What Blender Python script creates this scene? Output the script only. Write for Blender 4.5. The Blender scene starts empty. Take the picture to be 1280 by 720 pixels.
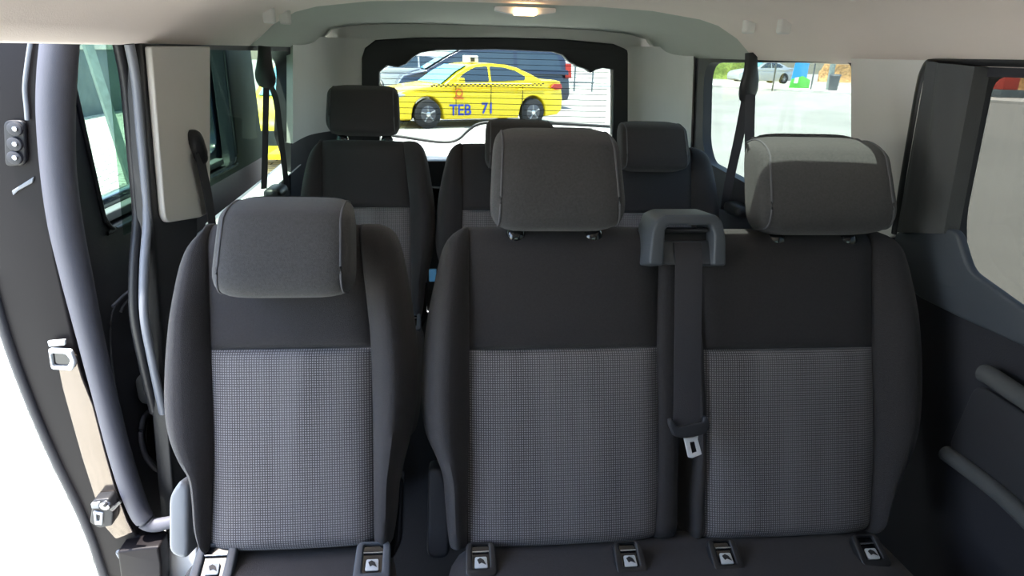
import bpy, bmesh, math, random
from mathutils import Vector, Matrix
from mathutils import geometry as mgeo
PI = math.pi
random.seed(4)
C = bpy.context.scene.collection
# ------------------------------------------------------------------ camera
F = 800.0
CAM = Vector((-.19, 0, 1.25))
PITCH, YAW, ROLL = math.radians(20.2), math.radians(5.8), math.radians(1.6)
RM = Matrix.Rotation(-YAW, 3, 'Z') @ Matrix.Rotation(PI/2 - PITCH, 3, 'X') @ Matrix.Rotation(ROLL, 3, 'Z')
def ray(px, py):
    return RM @ Vector(((px-640)/F, (360-py)/F, -1))
def onP(px, py, p, n):
    d = ray(px, py); p = Vector(p); n = Vector(n)
    return CAM + d*((p-CAM).dot(n)/d.dot(n))
def onY(px, py, Y): return onP(px, py, (0, Y, 0), (0, 1, 0))
def onX(px, py, X): return onP(px, py, (X, 0, 0), (1, 0, 0))
def onZ(px, py, Z): return onP(px, py, (0, 0, Z), (0, 0, 1))
TH = .09
def xw(z): return .77 + (1.25 - z)*TH
def onW(px, py, side, off=0):           # inner wall plane -> (Y, z)
    p = onP(px, py, (side*(.77+off), 0, 1.25), (1, 0, side*TH))
    return (p.y, p.z)
cd = bpy.data.cameras.new('camera'); cam = bpy.data.objects.new('camera', cd); C.objects.link(cam)
cam.matrix_world = Matrix.Translation(CAM) @ RM.to_4x4()
cd.sensor_width = 36; cd.lens = 36*F/1280; cd.clip_start = .02; cd.clip_end = 300
bpy.context.scene.camera = cam

# ------------------------------------------------------------------ materials
def mat(name, col, rough=.7, metal=0, spec=.5, bump=0, scale=200, var=0, vscale=8, emit=0, coat=0, sheen=0):
    m = bpy.data.materials.new(name); m.use_nodes = True
    nt = m.node_tree; b = nt.nodes['Principled BSDF']; L = nt.links
    b.inputs['Base Color'].default_value = (*col, 1); b.inputs['Roughness'].default_value = rough
    b.inputs['Metallic'].default_value = metal; b.inputs['Specular IOR Level'].default_value = spec
    b.inputs['Coat Weight'].default_value = coat; b.inputs['Sheen Weight'].default_value = sheen
    tc = nt.nodes.new('ShaderNodeTexCoord')
    if emit:
        b.inputs['Emission Color'].default_value = (*col, 1); b.inputs['Emission Strength'].default_value = emit
    if var:
        n = nt.nodes.new('ShaderNodeTexNoise'); n.inputs['Scale'].default_value = vscale; n.inputs['Detail'].default_value = 5
        L.new(tc.outputs['Object'], n.inputs['Vector'])
        r = nt.nodes.new('ShaderNodeValToRGB')
        r.color_ramp.elements[0].position = .3; r.color_ramp.elements[1].position = .7
        r.color_ramp.elements[0].color = (*[c*(1-var) for c in col], 1); r.color_ramp.elements[1].color = (*[min(1, c*(1+var)) for c in col], 1)
        L.new(n.outputs['Fac'], r.inputs['Fac']); L.new(r.outputs['Color'], b.inputs['Base Color'])
    if bump:
        n = nt.nodes.new('ShaderNodeTexNoise'); n.inputs['Scale'].default_value = scale; n.inputs['Detail'].default_value = 3
        L.new(tc.outputs['Object'], n.inputs['Vector'])
        bp = nt.nodes.new('ShaderNodeBump'); bp.inputs['Strength'].default_value = bump; bp.inputs['Distance'].default_value = .002
        L.new(n.outputs['Fac'], bp.inputs['Height']); L.new(bp.outputs['Normal'], b.inputs['Normal'])
    return m
def weave_mat():
    m = mat('woven_cloth', (.2, .2, .21), .9, sheen=.15)
    nt = m.node_tree; L = nt.links; b = nt.nodes['Principled BSDF']
    uv = nt.nodes.new('ShaderNodeTexCoord'); sp = nt.nodes.new('ShaderNodeSeparateXYZ'); L.new(uv.outputs['UV'], sp.inputs[0])
    def M(op, a, bb=None, c=None):
        n = nt.nodes.new('ShaderNodeMath'); n.operation = op
        for k, x in enumerate((a, bb, c)):
            if x is None: continue
            if isinstance(x, (int, float)): n.inputs[k].default_value = x
            else: L.new(x, n.inputs[k])
        return n.outputs[0]
    per = .0044
    def stripe(o, ph, wd):
        f = M('FRACT', M('MULTIPLY', M('ADD', o, ph), 1/per))
        return M('LESS_THAN', f, wd)
    nz = nt.nodes.new('ShaderNodeTexNoise'); nz.inputs['Scale'].default_value = 160; L.new(uv.outputs['UV'], nz.inputs['Vector'])
    jit = M('MULTIPLY', M('SUBTRACT', nz.outputs['Fac'], .5), .0012)
    a = stripe(M('ADD', sp.outputs[0], jit), 0, .42); c = stripe(M('ADD', sp.outputs[1], jit), 0, .42)
    dark = M('MAXIMUM', a, c)
    n2 = nt.nodes.new('ShaderNodeTexNoise'); n2.inputs['Scale'].default_value = 14; n2.inputs['Detail'].default_value = 4
    mp = nt.nodes.new('ShaderNodeMapping'); mp.inputs['Scale'].default_value = (1, .12, 1); L.new(uv.outputs['UV'], mp.inputs['Vector']); L.new(mp.outputs[0], n2.inputs['Vector'])
    fac = M('MULTIPLY', dark, M('ADD', M('MULTIPLY', n2.outputs['Fac'], .8), .45))
    mx = nt.nodes.new('ShaderNodeMix'); mx.data_type = 'RGBA'
    L.new(fac, mx.inputs[0]); mx.inputs[6].default_value = (.30, .285, .295, 1); mx.inputs[7].default_value = (.055, .05, .053, 1)
    L.new(mx.outputs[2], b.inputs['Base Color'])
    bp = nt.nodes.new('ShaderNodeBump'); bp.invert = True; bp.inputs['Strength'].default_value = .5; bp.inputs['Distance'].default_value = .001
    L.new(dark, bp.inputs['Height']); L.new(bp.outputs['Normal'], b.inputs['Normal'])
    return m
def glass_mat(name, tint, refl=.06):
    m = bpy.data.materials.new(name); m.use_nodes = True; nt = m.node_tree; nt.nodes.clear()
    o = nt.nodes.new('ShaderNodeOutputMaterial'); t = nt.nodes.new('ShaderNodeBsdfTransparent'); g = nt.nodes.new('ShaderNodeBsdfGlossy')
    mx = nt.nodes.new('ShaderNodeMixShader'); t.inputs[0].default_value = (*tint, 1); g.inputs['Roughness'].default_value = .02
    mx.inputs[0].default_value = refl
    nt.links.new(t.outputs[0], mx.inputs[1]); nt.links.new(g.outputs[0], mx.inputs[2]); nt.links.new(mx.outputs[0], o.inputs[0])
    return m
M_FAB = mat('dark_seat_cloth', (.030, .027, .029), .88, bump=.5, scale=900, var=.12, vscale=300, sheen=.12)
M_HEAD = mat('headrest_cloth', (.055, .054, .055), .88, bump=.5, scale=900, var=.15, vscale=250, sheen=.15)
M_WEAVE = weave_mat()
M_PIPE = mat('seam_piping', (.10, .10, .11), .8)
M_STRAP = mat('belt_webbing', (.045, .043, .05), .7, bump=.3, scale=700)
M_BLK = mat('black_plastic', (.018, .018, .02), .45, bump=.15, scale=500)
M_BLKG = mat('gloss_black', (.01, .01, .012), .12, coat=.6)
M_DGR = mat('charcoal_trim', (.035, .035, .04), .55, bump=.25, scale=600)
M_GRT = mat('grey_door_trim', (.085, .085, .105), .6, bump=.2, scale=600)
M_HOOD = mat('belt_housing_plastic', (.07, .08, .095), .45, bump=.1, scale=600)
M_LITE = mat('light_headliner', (.76, .74, .70), .85, bump=.15, scale=400, var=.03, vscale=3)
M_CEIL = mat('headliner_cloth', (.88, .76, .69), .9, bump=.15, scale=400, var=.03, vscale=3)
M_CARD = mat('dark_door_card', (.03, .03, .037), .6, bump=.3, scale=500)
M_CURT = mat('grey_pillar_cloth', (.085, .088, .09), .9, bump=.3, scale=600)
M_CARPET = mat('carpet', (.02, .02, .022), .95, bump=.8, scale=300)
M_SEAL = mat('rubber_seal', (.20, .21, .24), .4)
M_CHROME = mat('bright_metal', (.75, .76, .78), .25, metal=1)
M_WPL = mat('pale_plastic', (.55, .58, .6), .4)
M_SHLD = mat('grey_seat_shield', (.22, .23, .24), .45)
M_JAMB = mat('painted_jamb', (.20, .17, .15), .16, metal=.85)
M_JAMBD = mat('dark_painted_jamb', (.008, .006, .007), .5, spec=.25)
M_YEL = mat('taxi_yellow', (.90, .66, .01), .3, coat=.4)
M_PVAN = mat('navy_paint', (.02, .03, .055), .2, coat=.6)
M_SILV = mat('silver_paint', (.5, .53, .55), .25, metal=.4)
M_WHT = mat('white_paint', (.8, .8, .8), .4)
M_CGL = mat('car_glass', (.03, .05, .07), .05, spec=.9)
M_WSC = mat('windscreen_glass', (.12, .42, .55), .05, spec=.9)
M_TYRE = mat('tyre_rubber', (.02, .02, .02), .8)
M_RIM = mat('wheel_rim', (.10, .10, .11), .45, metal=.5)
M_BLUE = mat('blue_lettering', (.03, .07, .42), .5)
M_RED = mat('red_lamp', (.5, .03, .02), .3)
M_ORG = mat('orange_emblem', (.75, .2, .02), .5)
M_GLASS = glass_mat('green_tinted_glass', (.58, .67, .61), .035)
M_CLEAR = glass_mat('clear_tinted_glass', (.54, .58, .55), .03)
M_TINT = glass_mat('dark_tinted_glass', (.31, .31, .29), .03)
M_HDR = mat('shaded_headliner', (.46, .47, .42), .85, bump=.15, scale=400, var=.03, vscale=3)  # headliner copy darkened to paint in the shade of the rear drop
M_REAR = glass_mat('rear_tinted_glass', (.68, .72, .69), .03)
M_LAMP = mat('lit_lamp_lens', (1, .62, .3), .5, emit=3)
M_GRAYW = mat('painted_concrete', (.13, .16, .17), .9, var=.12, vscale=3)
M_STONE = mat('pale_stone', (.62, .60, .55), .9, var=.2, vscale=1.5)
M_POST = mat('weathered_post', (.24, .29, .27), .7, var=.2, vscale=12)
M_GRN = mat('foliage', (.22, .3, .06), .9, var=.5, vscale=9)
M_AUT = mat('ochre_stone', (.5, .28, .11), .9, var=.5, vscale=6)
M_BIN = mat('bin_plastic', (.08, .09, .1), .6)
M_BBL = mat('banner_blue', (.05, .35, .75), .6)
M_BGR = mat('banner_green', (.12, .55, .08), .6)
M_REDW = mat('red_paint', (.5, .06, .04), .6)
def paver_mat():
    m = mat('stone_pavers', (.6, .6, .55), .85); nt = m.node_tree; b = nt.nodes['Principled BSDF']
    tc = nt.nodes['Texture Coordinate'] if 'Texture Coordinate' in nt.nodes else nt.nodes.new('ShaderNodeTexCoord')
    br = nt.nodes.new('ShaderNodeTexBrick'); nt.links.new(tc.outputs['Object'], br.inputs['Vector'])
    br.inputs['Scale'].default_value = 1.4; br.inputs['Color1'].default_value = (.62, .64, .57, 1); br.inputs['Color2'].default_value = (.5, .52, .45, 1)
    br.inputs['Mortar'].default_value = (.10, .11, .09, 1); br.inputs['Mortar Size'].default_value = .02
    nt.links.new(br.outputs['Color'], b.inputs['Base Color']); return m
M_PAVE = paver_mat()
M_ROAD = mat('pale_asphalt', (.27, .27, .245), .92, var=.14, vscale=.35)
def road():
    m = mat('asphalt', (.3, .29, .26), .92); nt = m.node_tree; b = nt.nodes['Principled BSDF']
    tc = nt.nodes.new('ShaderNodeTexCoord'); n1 = nt.nodes.new('ShaderNodeTexNoise'); n1.inputs['Scale'].default_value = 28; n1.inputs['Detail'].default_value = 8; n1.inputs['Roughness'].default_value = .8
    nt.links.new(tc.outputs['Object'], n1.inputs['Vector']); r = nt.nodes.new('ShaderNodeValToRGB')
    r.color_ramp.elements[0].position = .3; r.color_ramp.elements[0].color = (.2, .2, .18, 1); r.color_ramp.elements[1].position = .72; r.color_ramp.elements[1].color = (.42, .41, .37, 1)
    nt.links.new(n1.outputs['Fac'], r.inputs['Fac']); nt.links.new(r.outputs['Color'], b.inputs['Base Color']); return m
M_ASPH = road()

# ------------------------------------------------------------------ helpers
def tag(o, label=None, cat=None, group=None, kind=None):
    if label: o['label'] = label
    if cat: o['category'] = cat
    if group: o['group'] = group
    if kind: o['kind'] = kind
    return o
def wloc(o):
    v = Vector((0, 0, 0))
    while o: v += o.location; o = o.parent
    return v
def link(name, me, m, parent=None, smooth=True, local=False):
    o = bpy.data.objects.new(name, me); C.objects.link(o)
    if m: me.materials.append(m)
    if smooth:
        me.polygons.foreach_set('use_smooth', [True]*len(me.polygons))
    if parent:
        o.parent = parent
        if not local:
            off = wloc(parent); me.transform(Matrix.Translation(-off))
    elif not local:
        vs = [v.co for v in me.vertices]
        cx = sum(v.x for v in vs)/len(vs); cy = sum(v.y for v in vs)/len(vs); cz = min(v.z for v in vs)
        me.transform(Matrix.Translation((-cx, -cy, -cz))); o.location = (cx, cy, cz)
    return o
def mesh(name, verts, faces, m, parent=None, smooth=True, local=False, uvs=None, autos=None):
    me = bpy.data.meshes.new(name); me.from_pydata([tuple(v) for v in verts], [], faces); me.update()
    if uvs:
        ul = me.uv_layers.new(name='UVMap')
        for l in me.loops: ul.data[l.index].uv = uvs[l.vertex_index]
    bm = bmesh.new(); bm.from_mesh(me); bmesh.ops.recalc_face_normals(bm, faces=bm.faces); bm.to_mesh(me); bm.free()
    o = link(name, me, m, parent, smooth, local)
    if autos: sharpen(me, autos)
    return o
def sharpen(me, ang=40):
    bm = bmesh.new(); bm.from_mesh(me); a = math.radians(ang)
    for e in bm.edges:
        if len(e.link_faces) == 2 and e.calc_face_angle(0) > a: e.smooth = False
    bm.to_mesh(me); bm.free()
def empty(name, loc, rz=0):
    o = bpy.data.objects.new(name, None); C.objects.link(o); o.location = loc; o.rotation_euler = (0, 0, rz); o.empty_display_size = .1
    return o
def grid(name, rows, m, parent=None, closed=False, cap=False, smooth=True, local=False, uvs=None, autos=50):
    n = len(rows[0]); V = [p for r in rows for p in r]; Fc = []
    for i in range(len(rows)-1):
        for j in range(n if closed else n-1):
            k = (j+1) % n
            Fc.append((i*n+j, i*n+k, (i+1)*n+k, (i+1)*n+j))
    if cap:
        Fc.append(tuple(range(n))); Fc.append(tuple((len(rows)-1)*n+j for j in range(n)))
    return mesh(name, V, Fc, m, parent, smooth, local, [u for r in uvs for u in r] if uvs else None, autos)
def tube(name, pts, r, m, parent=None, n=10, local=False, flat=1, fdir=None):
    pts = [Vector(p) for p in pts]; rows = []
    for i, p in enumerate(pts):
        d = (pts[min(i+1, len(pts)-1)] - pts[max(i-1, 0)]).normalized()
        up = Vector(fdir) if fdir else (Vector((0, 0, 1)) if abs(d.z) < .9 else Vector((0, 1, 0)))
        a = d.cross(up).normalized(); b = a.cross(d).normalized()
        rr = r[i] if isinstance(r, (list, tuple)) else r
        rows.append([p + a*math.cos(2*PI*k/n)*rr + b*math.sin(2*PI*k/n)*rr*flat for k in range(n)])
    return grid(name, rows, m, parent, closed=True, cap=True, local=local)
def smoothpts(pts, n=6):
    pts = [Vector(p) for p in pts]; out = []
    for i in range(len(pts)-1):
        p0 = pts[max(i-1, 0)]; p1 = pts[i]; p2 = pts[i+1]; p3 = pts[min(i+2, len(pts)-1)]
        for k in range(n):
            t = k/n
            out.append(.5*((2*p1)+(p2-p0)*t+(2*p0-5*p1+4*p2-p3)*t*t+(3*p1-p0-3*p2+p3)*t**3))
    out.append(pts[-1]); return out
def rnd(pts, r, n=5):
    out = []; N = len(pts)
    for i in range(N):
        p = Vector(pts[i][:2]); a = Vector(pts[i-1][:2]); b = Vector(pts[(i+1) % N][:2])
        rr = r[i] if isinstance(r, (list, tuple)) else r
        da = a-p; db = b-p; q = min(rr, da.length*.45, db.length*.45)
        if q < 1e-4: out.append(tuple(p)); continue
        s = p+da.normalized()*q; e = p+db.normalized()*q
        for k in range(n+1):
            t = k/n; out.append(tuple((1-t)**2*s+2*t*(1-t)*p+t*t*e))
    return out
def slab_me(outer, holes, thick, bevel=0, warp=None, sub=0):
    cu = bpy.data.curves.new('c', 'CURVE'); cu.dimensions = '2D'; cu.fill_mode = 'BOTH'
    cu.extrude = max(thick/2-bevel, 0); cu.bevel_depth = bevel; cu.bevel_resolution = 2; cu.offset = -bevel
    for poly in [outer]+list(holes):
        s = cu.splines.new('POLY'); s.points.add(len(poly)-1)
        for i, p in enumerate(poly): s.points[i].co = (p[0], p[1], 0, 1)
        s.use_cyclic_u = True
    o = bpy.data.objects.new('c', cu); C.objects.link(o)
    dg = bpy.context.evaluated_depsgraph_get(); me = bpy.data.meshes.new_from_object(o.evaluated_get(dg))
    bpy.data.objects.remove(o); bpy.data.curves.remove(cu)
    bm = bmesh.new(); bm.from_mesh(me); bmesh.ops.remove_doubles(bm, verts=bm.verts, dist=1e-5)
    if sub:
        for it in range(sub):
            le = [e for e in bm.edges if e.calc_length() > .3/(it+1)]
            if le: bmesh.ops.subdivide_edges(bm, edges=le, cuts=1, use_grid_fill=False)
        bmesh.ops.triangulate(bm, faces=[f for f in bm.faces if len(f.verts) > 4])
    bm.to_mesh(me); bm.free()
    if warp:
        for v in me.vertices: v.co = warp(v.co.x, v.co.y, v.co.z)
    me.update()
    bm = bmesh.new(); bm.from_mesh(me); bmesh.ops.recalc_face_normals(bm, faces=bm.faces); bm.to_mesh(me); bm.free()
    return me
def slab(name, outer, holes, thick, m, parent=None, bevel=0, warp=None, local=False, sub=0):
    me = slab_me(outer, holes, thick, bevel, warp, sub); me.name = name
    me.materials.clear()
    o = link(name, me, m, parent, True, local); sharpen(me, 35); return o
def box(name, lo, hi, m, parent=None, bevel=.004, local=False, R=None, P=None):
    bm = bmesh.new(); bmesh.ops.create_cube(bm, size=1)
    lo = Vector(lo); hi = Vector(hi); s = hi-lo; c = (lo+hi)/2
    for v in bm.verts: v.co = Vector((v.co.x*s.x, v.co.y*s.y, v.co.z*s.z))+c
    if bevel: bmesh.ops.bevel(bm, geom=bm.edges[:], offset=min(bevel, min(s)*.45), segments=3, affect='EDGES', profile=.5)
    if R is not None:
        for v in bm.verts: v.co = R @ v.co + P
    me = bpy.data.meshes.new(name); bm.to_mesh(me); bm.free()
    o = link(name, me, m, parent, True, local); sharpen(me, 35); return o
def arc(cx, cy, r, a0, a1, n=12):
    return [(cx+r*math.cos(a0+(a1-a0)*i/n), cy+r*math.sin(a0+(a1-a0)*i/n)) for i in range(n+1)]
def disc(name, c, ax, r, depth, m, parent, n=28, local=False, inner=0, bev=.15):
    c = Vector(c); ax = Vector(ax).normalized(); a = ax.orthogonal().normalized(); b = ax.cross(a)
    prof = [(r*(1-bev), depth/2), (r, depth/2-r*bev*.6), (r, -depth/2+r*bev*.6), (r*(1-bev), -depth/2)]
    if inner: prof += [(inner, -depth/2), (inner, depth/2)]
    rows = [[c+ax*h+a*math.cos(2*PI*k/n)*q+b*math.sin(2*PI*k/n)*q for k in range(n)] for q, h in prof]
    if inner: rows.append(rows[0])
    return grid(name, rows, m, parent, closed=True, cap=not inner, local=local)
def lerp(a, b, t): return a+(b-a)*t
def interp(tab, v):
    if v <= tab[0][0]: return tab[0][1]
    for (a, x), (b, y) in zip(tab, tab[1:]):
        if v <= b:
            t = (v-a)/max(b-a, 1e-6); return x+(y-x)*t
    return tab[-1][1]
def smtab(tab, n=5):
    q = smoothpts([(a, b, 0) for a, b in sorted(tab)], n); return sorted((p.x, p.y) for p in q)

# ------------------------------------------------------------------ seats
B0 = Vector((0, .96, .37)); UP = Vector((0, .342, .94)); NF = Vector((0, -.94, .342))
def S(u, v, w): return Vector((u, 0, 0)) + B0 + UP*v + NF*w
def uv(px, py, w=0):
    p = onP(px, py, B0+NF*w, NF); q = p-B0
    return (p.x, q.dot(UP))
def tabs(poly, w=0): return smtab([(lambda t: (t[1], t[0]))(uv(x, y, w)) for x, y in poly])

def backrest(root, Lp, Rp, SLp, SRp, top_px, bot_px, split_px, kl, kr, nm='backrest'):
    """kl, kr: bolster bulge left / right (0 = flat facing strip)"""
    L, R, SL, SR = tabs(Lp), tabs(Rp), tabs(SLp), tabs(SRp)
    H = uv(*top_px)[1]; V0 = uv(*bot_px)[1]; VS = uv(*split_px)[1]
    rt, rb = .055, .03; TK = .115
    rows = []
    for a in (90, 70, 50, 30, 12): rows.append((V0+rb-rb*math.sin(math.radians(a)), -rb*(1-math.cos(math.radians(a)))))
    n = 46
    for i in range(n+1): rows.append((lerp(V0+rb, H-rt, i/n), 0))
    for a in (10, 22, 34, 46, 58, 70, 80, 90): rows.append((H-rt+rt*math.sin(math.radians(a)), -rt*(1-math.cos(math.radians(a)))))
    rows.append((H-.002, -.085)); rows.append((H-.012, -.105))
    def kf(v):      # bulge fades at the shoulder and foot
        t = (v-V0)/(H-V0); return min(1, .45+1.6*t) if t < .35 else (1 if t < .72 else max(.25, 1-(t-.72)/.28*.9))
    def seam_d(v, vs): return 1-math.exp(-abs(v-vs)/.006)
    pb = [(0, -.006), (.04, .004), (.12, .014), (.25, .026), (.4, .035), (.55, .037), (.7, .028), (.84, .008), (.94, -.018), (1, -.045), (1, -.07), (.96, -.095), (.88, -TK)]
    pf = [(0, -.006), (.1, .001), (.3, .004), (.6, .004), (.85, -.002), (.95, -.012), (1, -.03), (1, -.06), (1, -.09), (.97, -.105), (.9, -TK)]
    def bol(side, k, E, SM):
        pr = pb if k else pf; out = []
        for v, dw in rows:
            e, s = interp(E, v), interp(SM, v)
            if side < 0: e = min(e, s-.012)
            else: e = max(e, s+.012)
            r = []
            for p, w in pr:
                ww = w*(k*kf(v) if k and w > 0 else 1) + dw
                r.append(S(lerp(s, e, p), v, max(ww, -TK)))
            out.append(r)
        return out
    grid('side_bolster', bol(-1, kl, L, SL), M_FAB, root)
    grid('side_bolster', bol(1, kr, R, SR), M_FAB, root)
    def panel(name, v0, v1, m, ends, kk):
        rr = [(v, dw) for v, dw in rows if v0-1e-6 <= v <= v1+1e-6]
        extra = [v0+.002, v0+.005, v0+.01] if ends[0] else []
        extra += [v1-.002, v1-.005, v1-.01] if ends[1] else []
        if ends[0]: extra.append(v0)
        if ends[1]: extra.append(v1)
        rr = rr+[(v, 0) for v in extra]
        if ends[0] or ends[1]: rr = sorted(rr, key=lambda q: q[0]) if not (ends[0] and not ends[1]) else sorted([q for q in rr if q[0] < H-rt], key=lambda q: q[0])+[q for q in rr if q[0] >= H-rt]
        qs = [-1, -.97, -.93, -.86, -.75, -.55, -.3, 0, .3, .55, .75, .86, .93, .97, 1]; out = []; us = []
        for v, dw in rr:
            a, b = interp(SL, v), interp(SR, v); r = []; ur = []
            pv = 1
            if ends[0]: pv *= seam_d(v, v0)
            if ends[1]: pv *= seam_d(v, v1)
            for q in qs:
                w = -.006+.012*(1-abs(q)**10)*pv+kk*(1-q*q)*pv+dw
                u = lerp(a, b, (q+1)/2); r.append(S(u, v, max(w, -TK))); ur.append((u, v))
            out.append(r); us.append(ur)
        return grid(name, out, m, root, uvs=us)
    panel('woven_panel', V0, VS, M_WEAVE, (0, 1), .006)
    panel('upper_panel', VS, H, M_FAB, (1, 0), .004)
    # rear shell
    out = []
    for v, dw in [(V0, 0)]+rows[4:-9]+[(H-.012, 0)]:
        a, b = interp(L, v), interp(R, v); a2, b2 = min(a, interp(SL, v)-.012), max(b, interp(SR, v)+.012)
        out.append([S(lerp(a2, b2, t), v, -TK-.012*(1-(2*t-1)**6)) for t in (.02, .06, .15, .3, .5, .7, .85, .94, .98)])
    grid(nm.replace('backrest', 'rear_shell'), out, M_BLK, root)
    return L, R, SL, SR, H, V0, VS

def headrest(root, pxl, pxr, pyt, pyb, w0, tk, taper, lean=0, posts=True, mtl=None, name='headrest', vals=None):
    if vals: uc, wd, vb, h = vals
    else:
        ym = (pyt+pyb)/2
        ul, ur_ = uv(pxl, ym, w0+tk*.4)[0], uv(pxr, ym, w0+tk*.4)[0]
        vt = uv((pxl+pxr)/2, pyt, w0-.01)[1]; vb = uv((pxl+pxr)/2, pyb, w0+tk*.4)[1]
        uc = (ul+ur_)/2; wd = ur_-ul; h = vt-vb
    def sec(su, sc, grow=1):
        out = []; n = 40
        for k in range(n):
            a = 2*PI*k/n; e = 2/5.2
            cv = math.copysign(abs(math.sin(a))**e, math.sin(a)); cw = math.copysign(abs(math.cos(a))**e, math.cos(a))
            v = cv*h/2*sc*grow; w = cw*tk/2*sc*grow
            t = (v+h/2)/h
            w += lean*(t-.5) - (tk*.62*(max(0, t-.70)/.30)**1.7 if cw > 0 else 0) - (.012*(max(0, .3-t)/.3)**2 if cw > 0 else 0)
            u = uc+su*wd/2*(1-taper*t)
            out.append(S(u, vb+h/2+v, w0+w))
        return out
    rows = []
    for a in [-90, -88, -85, -80, -74, -66, -57, -48, -38, -28, -18, -9, -3, 3, 9, 18, 28, 38, 48, 57, 66, 74, 80, 85, 88, 90]:
        s = math.sin(math.radians(a)); su = math.copysign(abs(s)**.36, s); c = abs(math.cos(math.radians(a)))**.36
        rows.append(sec(su*1.0, max(.02, c if a not in (-90, 90) else .02)))
    o = grid(name, rows, mtl or M_HEAD, root, closed=True, cap=True, autos=None)
    for s in (-.87, .87):
        c = abs(math.cos(math.asin(min(.999, abs(s)**(1/.36)))))**.36
        pts = sec(s, c, 1.004); pts = pts+[pts[0]]
        tube('seam_piping', pts, .0022, M_PIPE, o, 6)
    if posts:
        for du in (-.075, .075):
            a = S(uc+du, vb+.03, w0-.02); b = S(uc+du, vb-.05, w0-.05)
            tube('headrest_post', [a, b], .006, M_CHROME, root, 12)
            tube('post_collar', [S(uc+du, vb+.004, w0-.022), S(uc+du, vb-.006, w0-.024), S(uc+du, vb-.022, w0-.03)], [.016, .021, .019], M_BLKG, root, 16)
    return o

def cushion(root, ul, ur, y1=1.02, skew=0):
    rows = []
    prof = [(y1, .22), (y1, .34), (y1-.03, .362), (.94, .368), (.85, .375), (.7, .385), (.58, .392), (.5, .388), (.455, .37), (.435, .34), (.435, .27), (.46, .235), (.6, .225), (.9, .22)]
    n = 24
    for i in range(n+1):
        a = PI*i/n; s = -math.cos(a)*1.0; e = (1-abs(s)**9)**(1/3) if abs(s) < 1 else 0
        u = lerp(ul, ur, (1+math.copysign(abs(s)**.8, s))/2)
        rows.append([Vector((u, lerp(.72, y, .55+.45*e) , lerp(.29, z, max(.25, e)))) for y, z in prof])
    return grid('seat_cushion', rows, M_FAB, root, closed=True, cap=True)
def anchor(root, px, py, w=.062, hh=.07, rz=0, zz=.371, pale=False):
    c = onZ(px, py, zz); R = Matrix.Rotation(rz, 3, 'Z') @ Matrix.Rotation(math.radians(24), 3, 'X')
    m = M_HOOD if pale else M_BLK
    P = c+Vector((0, 0, .004))
    wp = lambda a, b, z: R @ Vector((a, b, z)) + P
    o = slab('child_seat_anchor', rnd([(-w/2, -hh/2), (w/2, -hh/2), (w/2*.92, hh/2), (-w/2*.92, hh/2)], .012), [rnd([(-w*.27, -hh*.27), (w*.27, -hh*.27), (w*.27, hh*.42), (-w*.27, hh*.42)], .004)], .018, m, root, .003, wp)
    slab('recess', rnd([(-w*.3, -hh*.3), (w*.3, -hh*.3), (w*.3, hh*.44), (-w*.3, hh*.44)], .004), [], .006, M_BLKG, o, 0, lambda a, b, z: wp(a, b, z-.001))
    tube('anchor_wire', [wp(-w*.26, hh*.22, .006), wp(w*.26, hh*.22, .006)], .0018, M_CHROME, o, 8)
    s = .012
    sy = slab('anchor_symbol', rnd([(-s, -s*.85-.006), (s, -s*.85-.006), (s*.9, s*.7-.004), (-s*.9, s*.7-.004)], .003), [], .004, M_WPL, o, .001, lambda a, b, z: wp(a, b, z+.005))
    slab('pictogram', rnd([(-s*.6, -s*.1), (-.1*s, s*.15), (s*.4, -s*.15), (s*.75, -s*.9), (.1*s, -s*.55), (-s*.3, -s*.75)], .001), [], .002, M_BLK, o, 0, lambda a, b, z: wp(a, b, z+.0072))
    return o
def seat_base(root, ul, ur):
    box('seat_base', (ul+.06, .56, .02), (ur-.06, .95, .23), M_BLK, root, .02)
    for u in (ul+.09, ur-.13): box('floor_rail', (u, .5, 0), (u+.04, 1.04, .02), M_CHROME, root, .004)
def shield(root, poly, w0, w1, m):
    c = (w0+w1)/2
    return slab('recliner_cover', rnd([uv(*p, w=c) for p in poly], .02), [], w1-w0, m, root, .008, lambda a, b, z: S(a, b, c+z))

LP1 = [(262, 278), (240, 296), (222, 325), (211, 365), (203, 410), (198, 460), (197, 510), (203, 545), (216, 574), (232, 595), (237, 625), (240, 660), (252, 692)]
RP1 = [(468, 274), (487, 284), (498, 305), (506, 340), (514, 390), (520, 440), (521, 490), (516, 530), (507, 570), (500, 600), (497, 640), (490, 688)]
SL1 = [(256, 276), (259, 340), (262, 435), (266, 560), (262, 692)]
SR1 = [(446, 276), (458, 380), (463, 435), (466, 560), (467, 690)]
def single_seat(folded=True):
    uc = uv(358, 600)[0]
    root = empty('captain_seat', (uc, .96, 0))
    L, R, SL, SR, H, V0, VS = backrest(root, LP1, RP1, SL1, SR1, (360, 277), (360, 690), (362, 436), 1, 1)
    ul, ur = uv(222, 700)[0], uv(497, 700)[0]
    cushion(root, ul, ur); seat_base(root, ul, ur)
    anchor(root, 268, 711, .074, .085, pale=True); anchor(root, 466, 706, .066, .075, pale=True)
    shield(root, [(222, 612), (236, 592), (246, 600), (246, 690), (222, 682)], -.10, -.02, M_SHLD)
    shield(root, [(486, 590), (506, 590), (504, 670), (494, 690), (484, 690)], -.10, -.03, M_BLKG)
    return root, (uc, H)
seat1, (uc1, H1) = single_seat()
headrest(seat1, 262, 440, 241, 373, .065, .115, .06, lean=-.045, posts=False)
tag(seat1, 'charcoal single seat beside the open sliding door, folded-down headrest over its backrest', 'seat')

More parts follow.
